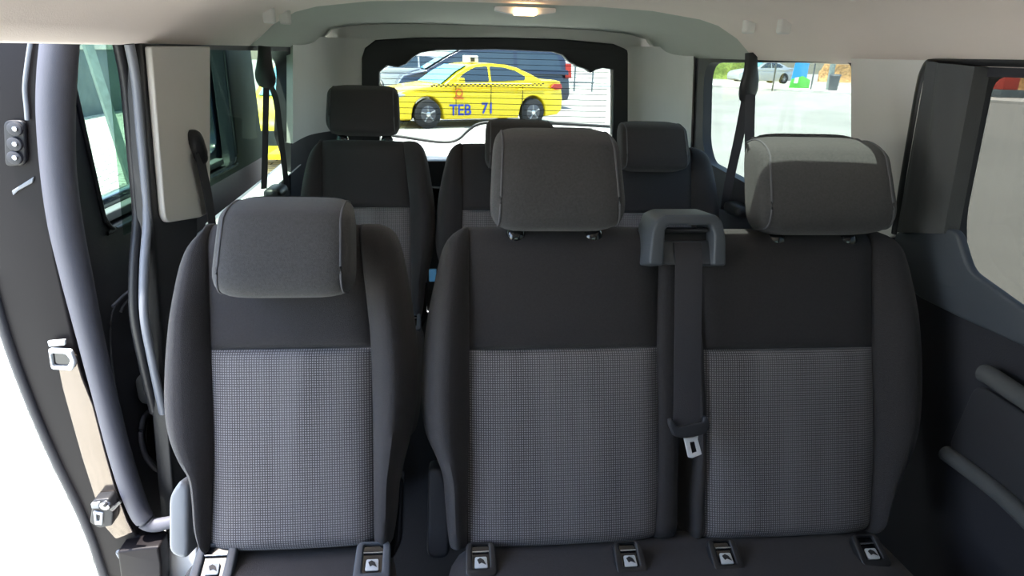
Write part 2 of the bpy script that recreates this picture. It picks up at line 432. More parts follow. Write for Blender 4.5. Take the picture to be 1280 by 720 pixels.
LB = [(590, 277), (566, 290), (553, 310), (543, 350), (533, 400), (527, 450), (525, 500), (530, 545), (545, 580), (553, 605), (556, 640), (560, 684)]
SLB = [(586, 276), (586, 340), (587, 434), (586, 560), (584, 684)]
SRA = [(826, 276), (824, 340), (822, 439), (824, 560), (820, 680)]
RA = [(856, 278), (854, 400), (852, 560), (850, 682)]
L2 = [(858, 278), (866, 400), (872, 480), (874, 560), (868, 620), (868, 676)]
SL2 = [(874, 278), (876, 400), (880, 439), (884, 560), (880, 676)]
SR2 = [(1094, 280), (1092, 340), (1092, 434), (1094, 560), (1088, 676)]
RB = [(1100, 284), (1125, 298), (1138, 320), (1149, 360), (1157, 410), (1160, 460), (1158, 510), (1148, 555), (1131, 590), (1117, 620), (1106, 660), (1096, 672)]
ucb = uv(842, 600)[0]
bench = empty('double_bench_seat', (ucb, .96, 0))
_, _, _, _, HB, VB, _ = backrest(bench, LB, RA, SLB, SRA, (700, 281), (700, 684), (704, 436), 1, 0)
backrest(bench, L2, RB, SL2, SR2, (980, 284), (980, 674), (985, 436), 0, 1)
ulb, urb = uv(556, 700)[0], uv(1116, 700)[0]
cushion(bench, ulb, urb); seat_base(bench, ulb, urb)
for p in ((601, 703), (786, 701), (905, 698), (1086, 692)): anchor(bench, *p, .058, .064)
shield(bench, [(536, 580), (552, 580), (562, 610), (562, 690), (534, 690)], -.11, -.04, M_DGR)
headrest(bench, 612, 785, 154, 287, .01, .10, .10, lean=-.03)
headrest(bench, 948, 1124, 166, 292, .01, .10, .07, lean=-.03)
headrest(bench, 940, 1100, 166, 285, -.075, .06, .07, lean=-.01, posts=False, mtl=M_FAB, name='headrest_rear_half')  # rear half behind the right headrest, in darker cloth
tag(bench, 'charcoal two-place bench with grey woven panels and two raised headrests', 'bench seat')
# belt housing on top of the bench
def hs(pts, w): return [uv(x, y, w) for x, y in pts]
hood = [(812, 291), (818, 276), (830, 270), (890, 270), (899, 278), (903, 300), (903, 333), (887, 332), (889, 296), (885, 283), (832, 283), (828, 290), (826, 333), (808, 331)]
hd = slab('belt_housing', rnd(hs(hood, .05), .006), [], .10, M_HOOD, bench, .005,
          lambda a, b, z: S(a+(.004 if z < 0 else 0)*0, b + (max(0, (.05-z)/.1)*.022 if b > uv(850, 300, .05)[1] else 0), .012+z*.9+.01))
hc = uv(860, 300, .05)
slab('housing_recess', hs([(828, 283), (890, 283), (890, 318), (828, 318)], .05), [], .01, M_BLK, hd, 0, lambda a, b, z: S(a, b, .022+z))
slab('belt_guide', rnd(hs([(829, 300), (889, 300), (889, 331), (827, 331)], .05), .004), [], .016, M_HOOD, hd, .003, lambda a, b, z: S(a, b, .030+z-(b-hc[1])*.35))
tube('guide_bar', [S(*uv(832, 288, .05), .05), S(*uv(884, 288, .05), .05)], .004, M_DGR, hd, 10)
# webbing
rowsb = []
for i in range(30):
    t = i/29; y = lerp(303, 540, t)
    a = uv(844.5-2*t*0, y, .055); b = uv(878.5-1.0*t, y, .055)
    w = .056 if t > .08 else lerp(.046, .056, t/.08)
    w -= .012*t
    rowsb.append([S(a[0], a[1], w), S(lerp(a[0], b[0], .5), lerp(a[1], b[1], .5), w+.0015), S(b[0], b[1], w), S(b[0], b[1], w-.0022), S(a[0], a[1], w-.0022)])
sb = grid('seat_belt', rowsb, M_STRAP, bench, closed=True, cap=True)
tg = [(836, 531), (836, 524), (840, 523), (844, 530), (846, 534), (878, 527), (879, 521), (884, 520), (887, 528), (886, 537), (880, 543), (872, 545), (852, 548), (842, 545)]
slab('buckle_tongue_grip', rnd(hs(tg, .05), .003), [], .013, M_DGR, sb, .003, lambda a, b, z: S(a, b, .046+z))
slab('buckle_tongue', rnd(hs([(856, 547), (859, 549), (872, 547), (875, 544), (874, 550), (879, 569), (867, 574), (862, 573)], .05), .0015),
     [hs([(864, 554), (870, 553), (873, 566), (867, 568)], .05)], .0035, M_WHT, sb, .0006, lambda a, b, z: S(a, b, .042+z))

# third row: copies with own headrests
def copy_tree(o, parent=None, skip=()):
    c = o.copy(); C.objects.link(c); c.parent = parent
    for ch in list(o.children):
        if ch.name.split('.')[0] in skip: continue
        copy_tree(ch, c, skip)
    return c
def place_at(px, py, Y): return onY(px, py, Y)
SK = ('headrest_rear_half', 'headrest', 'seam_piping', 'headrest_post', 'post_collar', 'belt_housing', 'seat_belt')
DY = 1.05
x3 = onY(459, 240, .96+DY+.15).x
seat3 = copy_tree(seat1, None, SK); seat3.location = (x3-.012, .96+DY, .02)
tag(seat3, 'rear-row single seat with its headrest raised, at the left rear window', 'seat')
def hr3(root, src_root, ucen, wd, vb, h, w0, tk, taper, lean, posts):
    # built in second-row coordinates, then carried with the copied seat
    o0 = empty('tmp', src_root.location)
    headrest(o0, 0, 0, 0, 0, w0, tk, taper, lean, posts, M_FAB, vals=(ucen, wd, vb, h))
    for ch in list(o0.children): ch.parent = root
    bpy.data.objects.remove(o0)
hr3(seat3, seat1, uc1+.0, .245, H1+.012, .18, -.02, .10, .06, -.02, True)
xb3 = onY(716, 240, .96+DY+.15).x
bench3 = copy_tree(bench, None, SK); bench3.location = (xb3+.012, .96+DY, .02)
tag(bench3, 'rear-row two-place bench in front of the rear window, folded-down headrests', 'bench seat')
k = (uv(785, 200)[0]-uv(612, 200)[0])
hr3(bench3, bench, ucb-.20, .24, HB-.11, .185, .05, .10, .06, -.04, False)
hr3(bench3, bench, ucb+.255, .24, HB-.11, .185, .05, .10, .06, -.04, False)
bq = onY(541, 344, 2.0)
buck = box('belt_buckle', bq-Vector((.012, .01, .02)), bq+Vector((.012, .01, .02)), mat('blue_button', (.12, .35, .6), .4), seat3, .003); buck['label'] = 'blue belt buckle'

# ------------------------------------------------------------------ vehicle shell
def wall(name, side, outer, holes, m, c0, c1, bevel=0, kind='structure', parent=None, sub=2):
    def w(a, b, z): return Vector((side*(xw(b)+(c0+c1)/2+z), a, b))
    o = slab(name, outer, holes, abs(c1-c0), m, parent, bevel, w, sub=sub)
    if kind and not parent: o['kind'] = kind
    return o
def wp(pts, side, off=0): return [onW(x, y, side, off) for x, y in pts]
# quarter window holes, as (Y, z)
hl = wp([(246, 62), (362, 64), (371, 84), (367, 168), (378, 208), (272, 300), (246, 300)], -1)
hl = rnd(hl, [.01, .06, .05, .02, .05, .03, .01])
hr_ = wp([(880, 78), (1063, 78), (1067, 105), (1066, 240), (945, 236), (884, 203), (878, 178)], 1)
hr_ = rnd(hr_, [.09, .02, .04, .02, .03, .05, .05])
wl = wall('wall_left', -1, [(1.46, 0), (2.86, 0), (2.86, 1.27), (1.46, 1.27)], [hl], M_DGR, 0, .075)
wall('trim_18', -1, [(1.36, .0), (1.462, .0), (1.462, 1.27), (1.36, 1.27)], [], M_DGR, 0, .03)
wall('wall_left_front', -1, [(-1.0, 0), (.26, 0), (.26, 1.27), (-1.0, 1.27)], [rnd([(-.75, .8), (.12, .8), (.12, 1.2), (-.45, 1.2)], .05)], M_DGR, 0, .075)
# front right window hole
wf = wp([(1165, 94), (1320, 98), (1330, 420), (1230, 372), (1200, 338), (1192, 290)], 1)
fy0 = min(p[0] for p in wp([(1206, 290)], 1))
Yw = onW(1240, 96, 1, .05)[0]
zb = onW(1206, 300, 1, .05)[1]
zt = 1.232
fp = wp([(1241, 95), (1205, 272), (1207, 322), (1229, 352), (1282, 384)], 1, .03)
m_ = (fp[4][1]-fp[3][1])/(fp[4][0]-fp[3][0])
frh = rnd([(.2, zt), (fp[0][0], zt), fp[1], fp[2], fp[3], fp[4], (.2, fp[4][1]+m_*(.2-fp[4][0])*.4)], [.03, .03, .05, .03, .05, .03, .03])
wr = wall('wall_right', 1, [(-1.0, 0), (2.86, 0), (2.86, 1.27), (-1.0, 1.27)], [hr_, frh], M_CARD, 0, .035)
# glass
def pane(name, side, pts, off, m):
    o = slab(name, pts, [], .004, m, None, 0, lambda a, b, z: Vector((side*(xw(b)+off+z), a, b))); o['kind'] = 'structure'; return o
p1 = pane('window_1', -1, [(1.40, .86), (2.70, .86), (2.70, 1.262), (1.40, 1.262)], .083, M_GLASS)
p2 = pane('window_2', 1, [(1.55, .84), (2.80, .84), (2.80, 1.262), (1.55, 1.262)], .040, M_CLEAR)
p3 = pane('window_3', 1, [(.15, .80), (1.36, .80), (1.36, 1.262), (.15, 1.262)], .040, M_TINT)
pane('window_5', -1, [(-.8, .76), (.16, .76), (.16, 1.25), (-.8, 1.25)], .080, M_TINT)
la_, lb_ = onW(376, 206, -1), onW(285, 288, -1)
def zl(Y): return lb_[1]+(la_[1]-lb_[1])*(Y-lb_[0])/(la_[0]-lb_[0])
o = slab('ledge_reflection', [(1.85, .010), (2.2, -.004), (la_[0]-.02, -.006), (la_[0]-.01, .073), (1.85, .073)], [], .006, M_WHT, None, .001, lambda a, b, z: Vector((-(xw(zl(a))+b), a, zl(a)+.006+z))); o['kind'] = 'structure'  # white strip painted for the bright reflection on the dark window ledge
# light pillar trims
wall('trim_1', -1, rnd(wp([(188, 58), (262, 58), (262, 240), (268, 262), (250, 272), (206, 279)], -1, -.012), [.005, .005, .02, .02, .02, .03]), [], M_LITE, -.014, .0, .004)
wall('trim_2', 1, rnd(wp([(1064, 70), (1170, 72), (1132, 292), (1100, 300), (1064, 240)], 1, -.012), .01), [], M_LITE, -.014, 0, .004)
# dark lower lining edge and body pillar cap at the door opening
wall('trim_3', -1, rnd([(1.348, .12), (1.37, .12), (1.37, 1.25), (1.348, 1.25)], .01), [], M_BLK, 0, .034, .004)
# door opening rubber seal
spts = [onW(x, y, -1, .0) for x, y in [(176, 55), (184, 100), (189, 160), (194, 220), (197, 270), (193, 330), (193, 390), (203, 450), (215, 510)]]
sl = smoothpts([(-(xw(z)+.012), y-.02, z) for y, z in spts])
o = tube('trim_4', sl, .009, M_SEAL); o['kind'] = 'structure'
sl = smoothpts([(-(xw(z)+.034), y-.015, z) for y, z in spts])
o = tube('trim_5', sl, .010, M_BLK); o['kind'] = 'structure'

kp = [(lambda p: (p.x, p.z))(onY(x, y, 1.33)) for x, y in [(209, 690), (222, 668), (246, 650), (252, 770), (209, 770)]]  # white slab painted for the blown-out brightness beyond the door edge
o = slab('bright_gap_patch', rnd(kp, .01), [], .02, M_WHT, None, .004, lambda a, b, z: Vector((a, 1.33+z, b))); o['kind'] = 'structure'; print('bright_gap', kp)
# D pillar corners
def corner(name, side, z0, z1, m, off=0):
    path = smoothpts([(.0, 2.575 if side > 0 else 2.56, 0), (.0, 2.70, 0), (.012, 2.84, 0), (.055, 2.95, 0), (.115, 3.02, 0), (.22, 3.045, 0)], 5)
    rows = []
    for zi in range(9):
        z = lerp(z0, z1, zi/8)
        rows.append([Vector((side*(xw(z)-p.x-off), p.y, z)) for p in path])
    rows2 = [[Vector((v.x+side*.03, v.y+.03, v.z)) for v in r] for r in rows]
    n = len(path)
    V = [v for r in rows for v in r]+[v for r in rows2 for v in r]; N = len(V)//2; Fc = []
    for i in range(8):
        for j in range(n-1):
            a = i*n+j; Fc += [(a, a+1, a+n+1, a+n), (N+a, N+a+n, N+a+n+1, N+a+1)]
    for j in range(n-1):
        Fc += [(j, N+j, N+j+1, j+1), (8*n+j, 8*n+j+1, N+8*n+j+1, N+8*n+j)]
    for i in range(8):
        Fc += [(i*n, (i+1)*n, N+(i+1)*n, N+i*n), (i*n+n-1, N+i*n+n-1, N+(i+1)*n+n-1, (i+1)*n+n-1)]
    o = mesh(name, V, Fc, m, autos=40); o['kind'] = 'structure'; return o
corner('trim_6', -1, .90, 1.29, M_LITE, .012)
corner('trim_7', 1, .90, 1.29, M_LITE, .012)
corner('trim_8', -1, .0, .90, M_DGR, .004)
corner('trim_9', 1, .0, .90, M_DGR, .004)

# ceiling
half = [(0, 1.385), (.25, 1.384), (.42, 1.378), (.54, 1.366), (.63, 1.343), (.695, 1.308), (.738, 1.27), (.768, 1.248), (.80, 1.244), (.86, 1.25)]
def cz(x, z, Y):
    t = max(0, min(1, (Y-2.12)/.9)); s = t*t*(3-2*t)*.35+t*.65
    return z-max(0, z-1.30)*.55*s
Ys = [-1.0, -.6, -.2, .2, .6, 1, 1.125, 1.262, 1.5, 1.7, 1.9, 2.0, 2.05]
half = half[:1]+[(.25, 1.3845)]+half[2:3]+[(.57, 1.359)]+half[4:]
prof = [(-x, z) for x, z in half[::-1]]+half[1:]
rows = [[Vector((x, Y, z)) for x, z in prof] for Y in Ys]
top = [[Vector((x, Y, z+.03)) for x, z in prof] for Y in Ys]
def shell(name, rows, top, m, hole=None):
    n = len(rows[0]); R = len(rows); V = [v for r in rows for v in r]+[v for r in top for v in r]; N = R*n; Fc = []
    H = set()
    for i in range(R-1):
        for j in range(n-1):
            a = i*n+j; c = (V[a]+V[a+n+1])/2
            if hole and hole[0] < c.x < hole[1] and hole[2] < c.y < hole[3]:
                H.add((i, j)); continue
            Fc += [(a, a+1, a+n+1, a+n), (N+a, N+a+n, N+a+n+1, N+a+1)]
    for (i, j) in H:
        a = i*n+j
        for (di, dj, p, q) in ((-1, 0, a, a+1), (1, 0, a+n, a+n+1), (0, -1, a, a+n), (0, 1, a+1, a+n+1)):
            if (i+di, j+dj) not in H: Fc.append((p, q, N+q, N+p))
    for j in range(n-1): Fc += [(j, N+j, N+j+1, j+1), ((R-1)*n+j, (R-1)*n+j+1, N+(R-1)*n+j+1, N+(R-1)*n+j)]
    for i in range(R-1): Fc += [(i*n, (i+1)*n, N+(i+1)*n, N+i*n), (i*n+n-1, N+i*n+n-1, N+(i+1)*n+n-1, (i+1)*n+n-1)]
    o = mesh(name, V, Fc, m, autos=40); o['kind'] = 'structure'; return o
ceil = shell('ceiling', rows, top, M_CEIL, hole=(.25, .58, 1.12, 1.27))  # small hole added so sun strikes only the right headrest top
o = slab('added_roof_window', [(.2, 1.10), (.60, 1.10), (.60, 1.33), (.2, 1.33)], [], .004, M_CLEAR, None, 0, lambda a, b, z: Vector((a, b, 1.425+z))); o['kind'] = 'structure'  # roof pane added out of view over the hole that lets sun in
o = slab('window_6', [(-.74, .9), (.76, .9), (.72, 1.28), (-.70, 1.28)], [], .004, M_CLEAR, None, 0, lambda a, b, z: Vector((a, -1.03+z, b))); o['kind'] = 'structure'
# windscreen wall ahead of the first row
o = slab('wall_front', [(-.86, 0), (.88, 0), (.84, 1.4), (-.82, 1.4)], [rnd([(-.70, .95), (.72, .95), (.66, 1.24), (-.64, 1.24)], .06)], .05, M_DGR, None, 0, lambda a, b, z: Vector((a, -1.0+z, b))); o['kind'] = 'structure'
Y2 = [2.05, 2.09, 2.2, 2.35, 2.5, 2.65, 2.8, 2.95, 3.07]
r2 = []
for i, Y in enumerate(Y2):
    dz = .0 if i == 0 else .018
    r2.append([Vector((x, Y, (cz(x, z, Y)+(dz if z > 1.3 else 0)))) for x, z in prof])
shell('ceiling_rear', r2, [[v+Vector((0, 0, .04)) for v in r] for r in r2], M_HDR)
# tailgate: painted panel, dark trim frame, window
YT = 3.06
def tp(pts, Y=YT): return [(lambda p: (p.x, p.z))(onY(x, y, Y)) for x, y in pts]
outer = tp([(453, 225), (453, 72), (457, 60), (470, 50), (520, 47), (620, 47), (700, 49), (765, 55), (783, 62), (790, 78), (789, 160), (787, 250)])
hole = tp([(476, 200), (475, 120), (475, 90), (484, 82), (498, 84), (508, 80), (516, 72), (526, 66), (545, 63), (620, 62), (690, 65), (702, 69), (710, 77), (720, 83), (730, 86), (737, 91), (744, 87), (752, 85), (765, 87), (764, 150), (762, 200)])
tg_ = empty('tailgate', (0.02, YT, .3))
tg_['kind'] = 'structure'
tg_.name = 'door_2'
slab('window_trim', outer, [hole], .06, M_BLK, tg_, .008, lambda a, b, z: Vector((a, YT+z, b)))
slab('lower_trim', [(-.70, .0), (.74, .0), (.74, outer[-1][1]), (-.70, outer[0][1])], [], .05, M_DGR, tg_, .006, lambda a, b, z: Vector((a, YT+.01+z, b)))
zt2 = cz(0, 1.385, 3.05)
slab('outer_panel', [(-.80, .0), (.84, .0), (.80, .85), (.78, 1.41), (-.74, 1.41), (-.76, .85)], [tp([(470, 205), (470, 58), (772, 58), (772, 205)], YT+.055)], .03, M_WPL, tg_, .004, lambda a, b, z: Vector((a, YT+.055+z, b)))
gl = tp([(468, 206), (468, 56), (775, 56), (775, 206)], YT+.08)
rg = slab('glass', gl, [], .004, M_REAR, tg_, 0, lambda a, b, z: Vector((a, YT+.08+z, b)))
# heating lines (one pattern on one pane)
V = []; Fc = []
zs = [p[1] for p in tp([(620, 66+7.1*i) for i in range(14)], YT+.076)]
gx0, gx1 = -.50, .56
for z in zs:
    b = len(V); t = .0011
    V += [Vector((gx0, YT+.076, z-t)), Vector((gx1, YT+.076, z-t)), Vector((gx1, YT+.076, z+t)), Vector((gx0, YT+.076, z+t))]; Fc.append((b, b+1, b+2, b+3))
    V += [Vector((gx0, YT+.0755, z-t)), Vector((gx1, YT+.0755, z-t)), Vector((gx1, YT+.0755, z+t)), Vector((gx0, YT+.0755, z+t))]; Fc.append((b+4, b+7, b+6, b+5))
mesh('heating_lines', V, Fc, M_BLK, rg, smooth=False)
# pale sill under the glass with the wiper hump, black seal along its top
curve = [(468, 168), (500, 172), (540, 178), (560, 179), (574, 175), (585, 165), (596, 157), (612, 154), (650, 153), (775, 160)]
sc = tp(curve, YT+.10)
rows = []
for f in range(7):
    t = f/6
    rows.append([lerp(onY(x, y, 3.36), onY(x, 202, 3.15), t)+Vector((0, 0, .012*math.sin(PI*t))) for x, y in [(p_.x, p_.y) for p_ in smoothpts([(x, y, 0) for x, y in curve], 4)]])
low = [[v+Vector((0, .03, -.05)) for v in r] for r in rows[::-1]]
grid('sill', rows+low+[rows[0]], M_WHT, tg_)
tube('seal', [v+Vector((0, 0, .004)) for v in rows[0]], .008, M_BLK, tg_, 8)
slab('trim_17', [(-.74, .5), (.80, .5), (.80, 1.40), (-.74, 1.40)], [outer], .02, M_LITE, None, .002, lambda a, b, z: Vector((a, YT-.005+z, b)))['kind'] = 'structure'
# floor
def blk(name, lo, hi, m, kind='structure', bevel=.004, label=None, cat=None):
    o = box(name, lo, hi, m, None, bevel)
    if kind: o['kind'] = kind
    if label: tag(o, label, cat)
    return o
blk('floor', (-.86, -1.0, -.05), (.88, 3.04, 0), M_CARPET)
blk('trim_10', (-1.0, .2, -.12), (-.865, 1.36, -.01), M_WPL)

# right wall details
# cloth covered pillar beside the front right window with soft folds
def px_w(x, y, off): return onW(x, y, 1, off)
A = [px_w(1158, 74, 0), px_w(1118, 290, 0)]; Bq = [px_w(1236, 84, 0), px_w(1196, 292, 0)]
rows = []
for i in range(25):
    t = i/24; r = []
    for j in range(41):
        s = j/40
        y0 = lerp(A[0][0], A[1][0], t); y1 = lerp(Bq[0][0], Bq[1][0], t)
        z = lerp(lerp(A[0][1], Bq[0][1], s), lerp(A[1][1], Bq[1][1], s), t)
        Y = lerp(y0, y1, s)
        d = .006+.018*math.sin(min(1, s/.5)*PI*.5)+ (.010*math.exp(-((s-.32-.04*t)/.10)**2)+.014*math.exp(-((s-.72+.12*(1-t))/.13)**2))*(1-.6*t)*1.6
        if s in (0, 1): d = -.004
        r.append(Vector((xw(z)-d, Y, z)))
    rows.append(r)
o = grid('trim_11', rows, M_CURT); o['kind'] = 'structure'
# black outer edge of that frame
ft = [(1121, 292), (1132, 225), (1143, 160), (1152, 110), (1158, 88), (1168, 77), (1200, 75), (1290, 76)]
o = tube('trim_12', smoothpts([(xw(z)-.008, y, z) for y, z in wp(ft, 1, -.008)]), .011, M_BLK, flat=1); o['kind'] = 'structure'
# lower blue-grey corner trim, sill
cp = wp([(1122, 290), (1200, 286), (1216, 338), (1300, 398), (1300, 440), (1200, 395), (1150, 370), (1124, 345)], 1, -.01)
wall('trim_13', 1, rnd(cp, .02), [], M_HOOD, -.02, 0, .006)
# armrest grip and storage ridge
g = wp([(1232, 470), (1300, 515)], 1, -.04)
o = tube('trim_14', smoothpts([(xw(z)-.03, y, z) for y, z in wp([(1229, 466), (1238, 470), (1262, 486), (1300, 512), (1370, 560)], 1, -.03)]), [.008]+[.017]*24, M_CURT, n=14); o['kind'] = 'structure'
pk = wp([(1226, 478), (1300, 525), (1330, 640), (1280, 640), (1190, 560)], 1)
wall('trim_15', 1, rnd(pk, .03), [], M_DGR, -.012, 0, .005)
rg_ = wp([(1182, 566), (1215, 590), (1255, 622), (1300, 665), (1370, 735)], 1, -.02)
o = tube('trim_16', smoothpts([(xw(z)-.02, y, z) for y, z in rg_]), .016, M_CURT, n=14); o['kind'] = 'structure'
# coat hooks and ceiling lamp
def zc(x):
    x = abs(x)
    for (a, z0), (b, z1) in zip(half, half[1:]):
        if x <= b: return lerp(z0, z1, (x-a)/(b-a))
    return 1.25
def hit_roof(px, py):
    d = 1.0
    while d < 2.03:
        p = onY(px, py, d)
        if p.z >= zc(p.x)-.012: break
        d += .01
    return d
def hook(px, py, side):
    d = hit_roof(px, py); p = onY(px, py, d); print('hook', px, d)
    o = box('coat_hook', (p.x-.014, d-.02, p.z-.018), (p.x+.014, d+.01, p.z+.022), M_LITE, None, .006)
    return o
hk = [hook(337, 20, -1), hook(357, 22, -1), hook(935, 33, 1), hook(979, 33, 1)]
for h_, t in zip(hk, ('left of the pair at the left roof rail', 'right of the pair at the left roof rail', 'left of the pair at the right roof rail', 'right of the pair at the right roof rail')):
    tag(h_, 'small beige coat hook, '+t, 'coat hook', 'coat hooks under the roof')
lp = onY(656, 13, 2.03)
lamp = empty('dome_lamp', (lp.x, 2.03, lp.z)); tag(lamp, 'small lit dome lamp with an amber glow at the ceiling edge', 'lamp')
slab('lamp_housing', rnd([(-.09, -.004), (-.04, -.012), (.04, -.012), (.09, -.004), (.09, .008), (-.09, .008)], .004), [], .03, M_WPL, lamp, .002, lambda a, b, z: Vector((lp.x+a, 2.03+z, lp.z+b)))
slab('lamp_lens', rnd([(-.033, -.014), (.033, -.014), (.033, .004), (-.033, .004)], .006), [], .04, M_LAMP, lamp, .002, lambda a, b, z: Vector((lp.x+a, 2.022+z, lp.z+b)))

# rear seat belts hanging at the quarter windows
def hung_belt(name, side, guide, straps, lump, label):
    off = -.03
    def P(x, y, o=off):
        Y, z = onW(x, y, side, o); return Vector((side*(xw(z)+o), Y, z))
    gb = P(*guide[0])
    root = empty(name, P(*lump)); tag(root, label, 'seat belt')
    gp = [P(x, y) for x, y in guide]
    tube('belt_guide', smoothpts(gp), [.020, .020, .020, .021, .022, .024, .026, .029, .031, .031, .029, .026, .022][:len(smoothpts(gp))] if len(smoothpts(gp)) <= 13 else .02, M_BLK, root, 12, flat=.6)
    for st in straps:
        pts = smoothpts([P(x, y) for x, y in st], 5); rows = []
        for p in pts:
            wv = Vector((.013, -side*.0075, 0)) if side > 0 else Vector((.008, .005, 0)); nv = Vector((side*.0006, .001, 0))
            rows.append([p-wv-nv, p+wv-nv, p+wv+nv, p-wv+nv])
        grid('strap', rows, M_STRAP, root, closed=True, cap=True)
    c = P(*lump)
    box('belt_outlet', c-Vector((.03, .06, .02)), c+Vector((.03, .06, .02)), M_BLK, root, .018)
hung_belt('rear_seat_belt', -1, [(331, 58), (331, 85), (333, 108)], [[(333, 104), (332, 150), (331, 200), (330, 236)], [(336, 104), (345, 125), (352, 180), (359, 238)]], (345, 240), 'dark seat belt hanging in two straps at the left rear window')
hung_belt('rear_seat_belt', 1, [(939, 66), (938, 95), (933, 125)], [[(934, 118), (924, 170), (912, 225), (906, 262)], [(938, 118), (937, 160), (937, 200), (937, 228)]], (922, 262), 'dark seat belt hanging in two straps at the right rear window')
# row two belt at the C pillar
cp = [onW(x, y, -1, -.03) for x, y in [(240, 164), (246, 188)]]
r0 = Vector((-(xw(cp[0][1])-.02), cp[0][0], cp[0][1]))
cb = empty('pillar_seat_belt', Vector((r0.x, r0.y, .86))); tag(cb, 'black seat belt with its pivot cover on the light door pillar', 'seat belt')
gp = [(240, 163), (242, 175), (247, 190), (251, 202)]
tube('belt_guide', smoothpts([(-(xw(z)-.022), y, z) for y, z in [onW(x, y2, -1, -.02) for x, y2 in gp]], 4), [.008, .014, .017, .019, .020, .020, .020, .020, .020, .018, .017, .015, .012], M_BLK, cb, 14, flat=.8)
rows = []
for p in smoothpts([(-(xw(z)-.028), y, z) for y, z in [onW(x, y2, -1, -.03) for x, y2 in [(250, 190), (256, 220), (262, 250), (268, 300), (270, 380)]]], 5):
    wv = Vector((0, .024, 0)); nv = Vector((.0012, 0, 0)); rows.append([p-wv-nv, p+wv-nv, p+wv+nv, p-wv+nv])
grid('strap', rows, M_STRAP, cb, closed=True, cap=True)

# ------------------------------------------------------------------ open sliding door (outside the body)
door = empty('door_1', (-1.0, 1.3, .02)); door['kind'] = 'structure'
YD = 1.30
def dp(pts, Y=YD): return [(lambda p: (p.x, p.z))(onY(x, y, Y)) for x, y in pts]
sil = [(-60, 40), (-60, 250), (-22, 345), (8, 425), (36, 500), (66, 570), (96, 632), (112, 670), (122, 700), (135, 740), (160, 760)]
inb = [(204, 770), (204, 700), (202, 680), (172, 668), (150, 610), (122, 520), (94, 420), (72, 320), (60, 220), (56, 140), (60, 40)]
slab('door_edge', dp(sil+inb), [], .05, M_JAMBD, door, .008, lambda a, b, z: Vector((a, YD+.02+z, b)))
# outer skin of the door going back
sk = [p for p in dp(sil[:-1]) if p[1] < .80]; sk = [(sk[0][0]-.002, .80)]+sk; rows = []
for x, z in sk:
    rows.append([Vector((x-.012*math.sin(PI*t*.9), YD+.02+t*1.5, z)) for t in (0, .1, .3, .5, .7, .9, 1)])
grid('outer_skin', rows, M_PVAN, door)
o = tube('outer_lip', smoothpts([(x+.006, YD-.004, z) for x, z in sk]), .011, M_DGR, door, 8)
# shiny painted inset facing forward, mirrors the bright street
ins = [(72, 444), (96, 442), (104, 470), (118, 505), (132, 560), (146, 610), (160, 648), (168, 664), (146, 672), (132, 656), (120, 620), (104, 570), (90, 520), (80, 484)]
slab('painted_inset', rnd(dp(ins, YD-.01), .006), [], .008, M_JAMB, door, .002, lambda a, b, z: Vector((a, YD-.012+z, b+0)))
# padded trim rim
rim = [(76, 44, 18), (72, 90, 19), (70, 140, 19), (73, 210, 18), (82, 280, 18), (97, 350, 17), (113, 420, 15), (130, 490, 14), (148, 560, 14), (164, 612, 14), (178, 645, 13), (192, 656, 10), (216, 652, 8)]
pts = []; rad = []
for x, y, r in rim:
    p = onY(x, y, YD-.01); pts.append(p); rad.append(r/(F/1.30)*.98)
sp = smoothpts(pts, 5); rd = [interp([(i*5, r) for i, r in enumerate(rad)], j) for j in range(len(sp))]
tube('padded_rim', sp, rd, M_GRT, door, 18, flat=1.1)
# card panel with window
XC = -.955
def cpn(pts, X=XC): return [(lambda p: (p.y, p.z))(onX(x, y, X)) for x, y in pts]
win = cpn([(95, 55), (91, 100), (91, 170), (97, 240), (106, 283), (116, 303)])
yb = 2.42
zb1 = onX(283, 196, XC).z; zw = onX(170, 285, XC).z
print('door window', win, zb1, zw)
Y0 = win[1][0]; zz0 = win[-1][1]
holeD = rnd([(Y0, 1.262), (yb, 1.262), (yb, zz0+.0), (Y0+.02, zz0)], [.01, .01, .07, .06])
slab('door_card', [(1.33, .06), (2.72, .06), (2.80, .5), (2.74, 1.29), (1.33, 1.29)], [holeD], .05, M_CARD, door, .006, lambda a, b, z: Vector((XC-.03+z, a, b)), sub=1)
holeO = rnd([(Y0, 1.262), (yb, 1.262), (yb, zz0+.05), (Y0+.02, zz0+.05)], [.01, .01, .07, .06])
slab('door_outer_frame', [(1.33, .06), (2.72, .06), (2.80, .5), (2.74, 1.29), (1.33, 1.29)], [holeO], .03, M_PVAN, door, .004, lambda a, b, z: Vector((XC-.08+z, a, b)), sub=1)
slab('glass', [(Y0-.03, zz0), (yb+.03, zz0), (yb+.03, 1.28), (Y0-.03, 1.28)], [], .004, M_GLASS, door, 0, lambda a, b, z: Vector((XC-.075+z, a, b)))
tube('window_seal', smoothpts([(XC-.002, a, b) for a, b in holeD[7:]+[(Y0, 1.262)]], 2), .005, M_BLK, door, 8)
slab('window_ledge', rnd([(Y0+.06, zz0+.008), (yb-.06, zz0+.008), (yb-.06, zz0+.03), (Y0+.08, zz0+.03)], .01), [], .03, M_SHLD, door, .004, lambda a, b, z: Vector((XC-.045+z, a, b)))
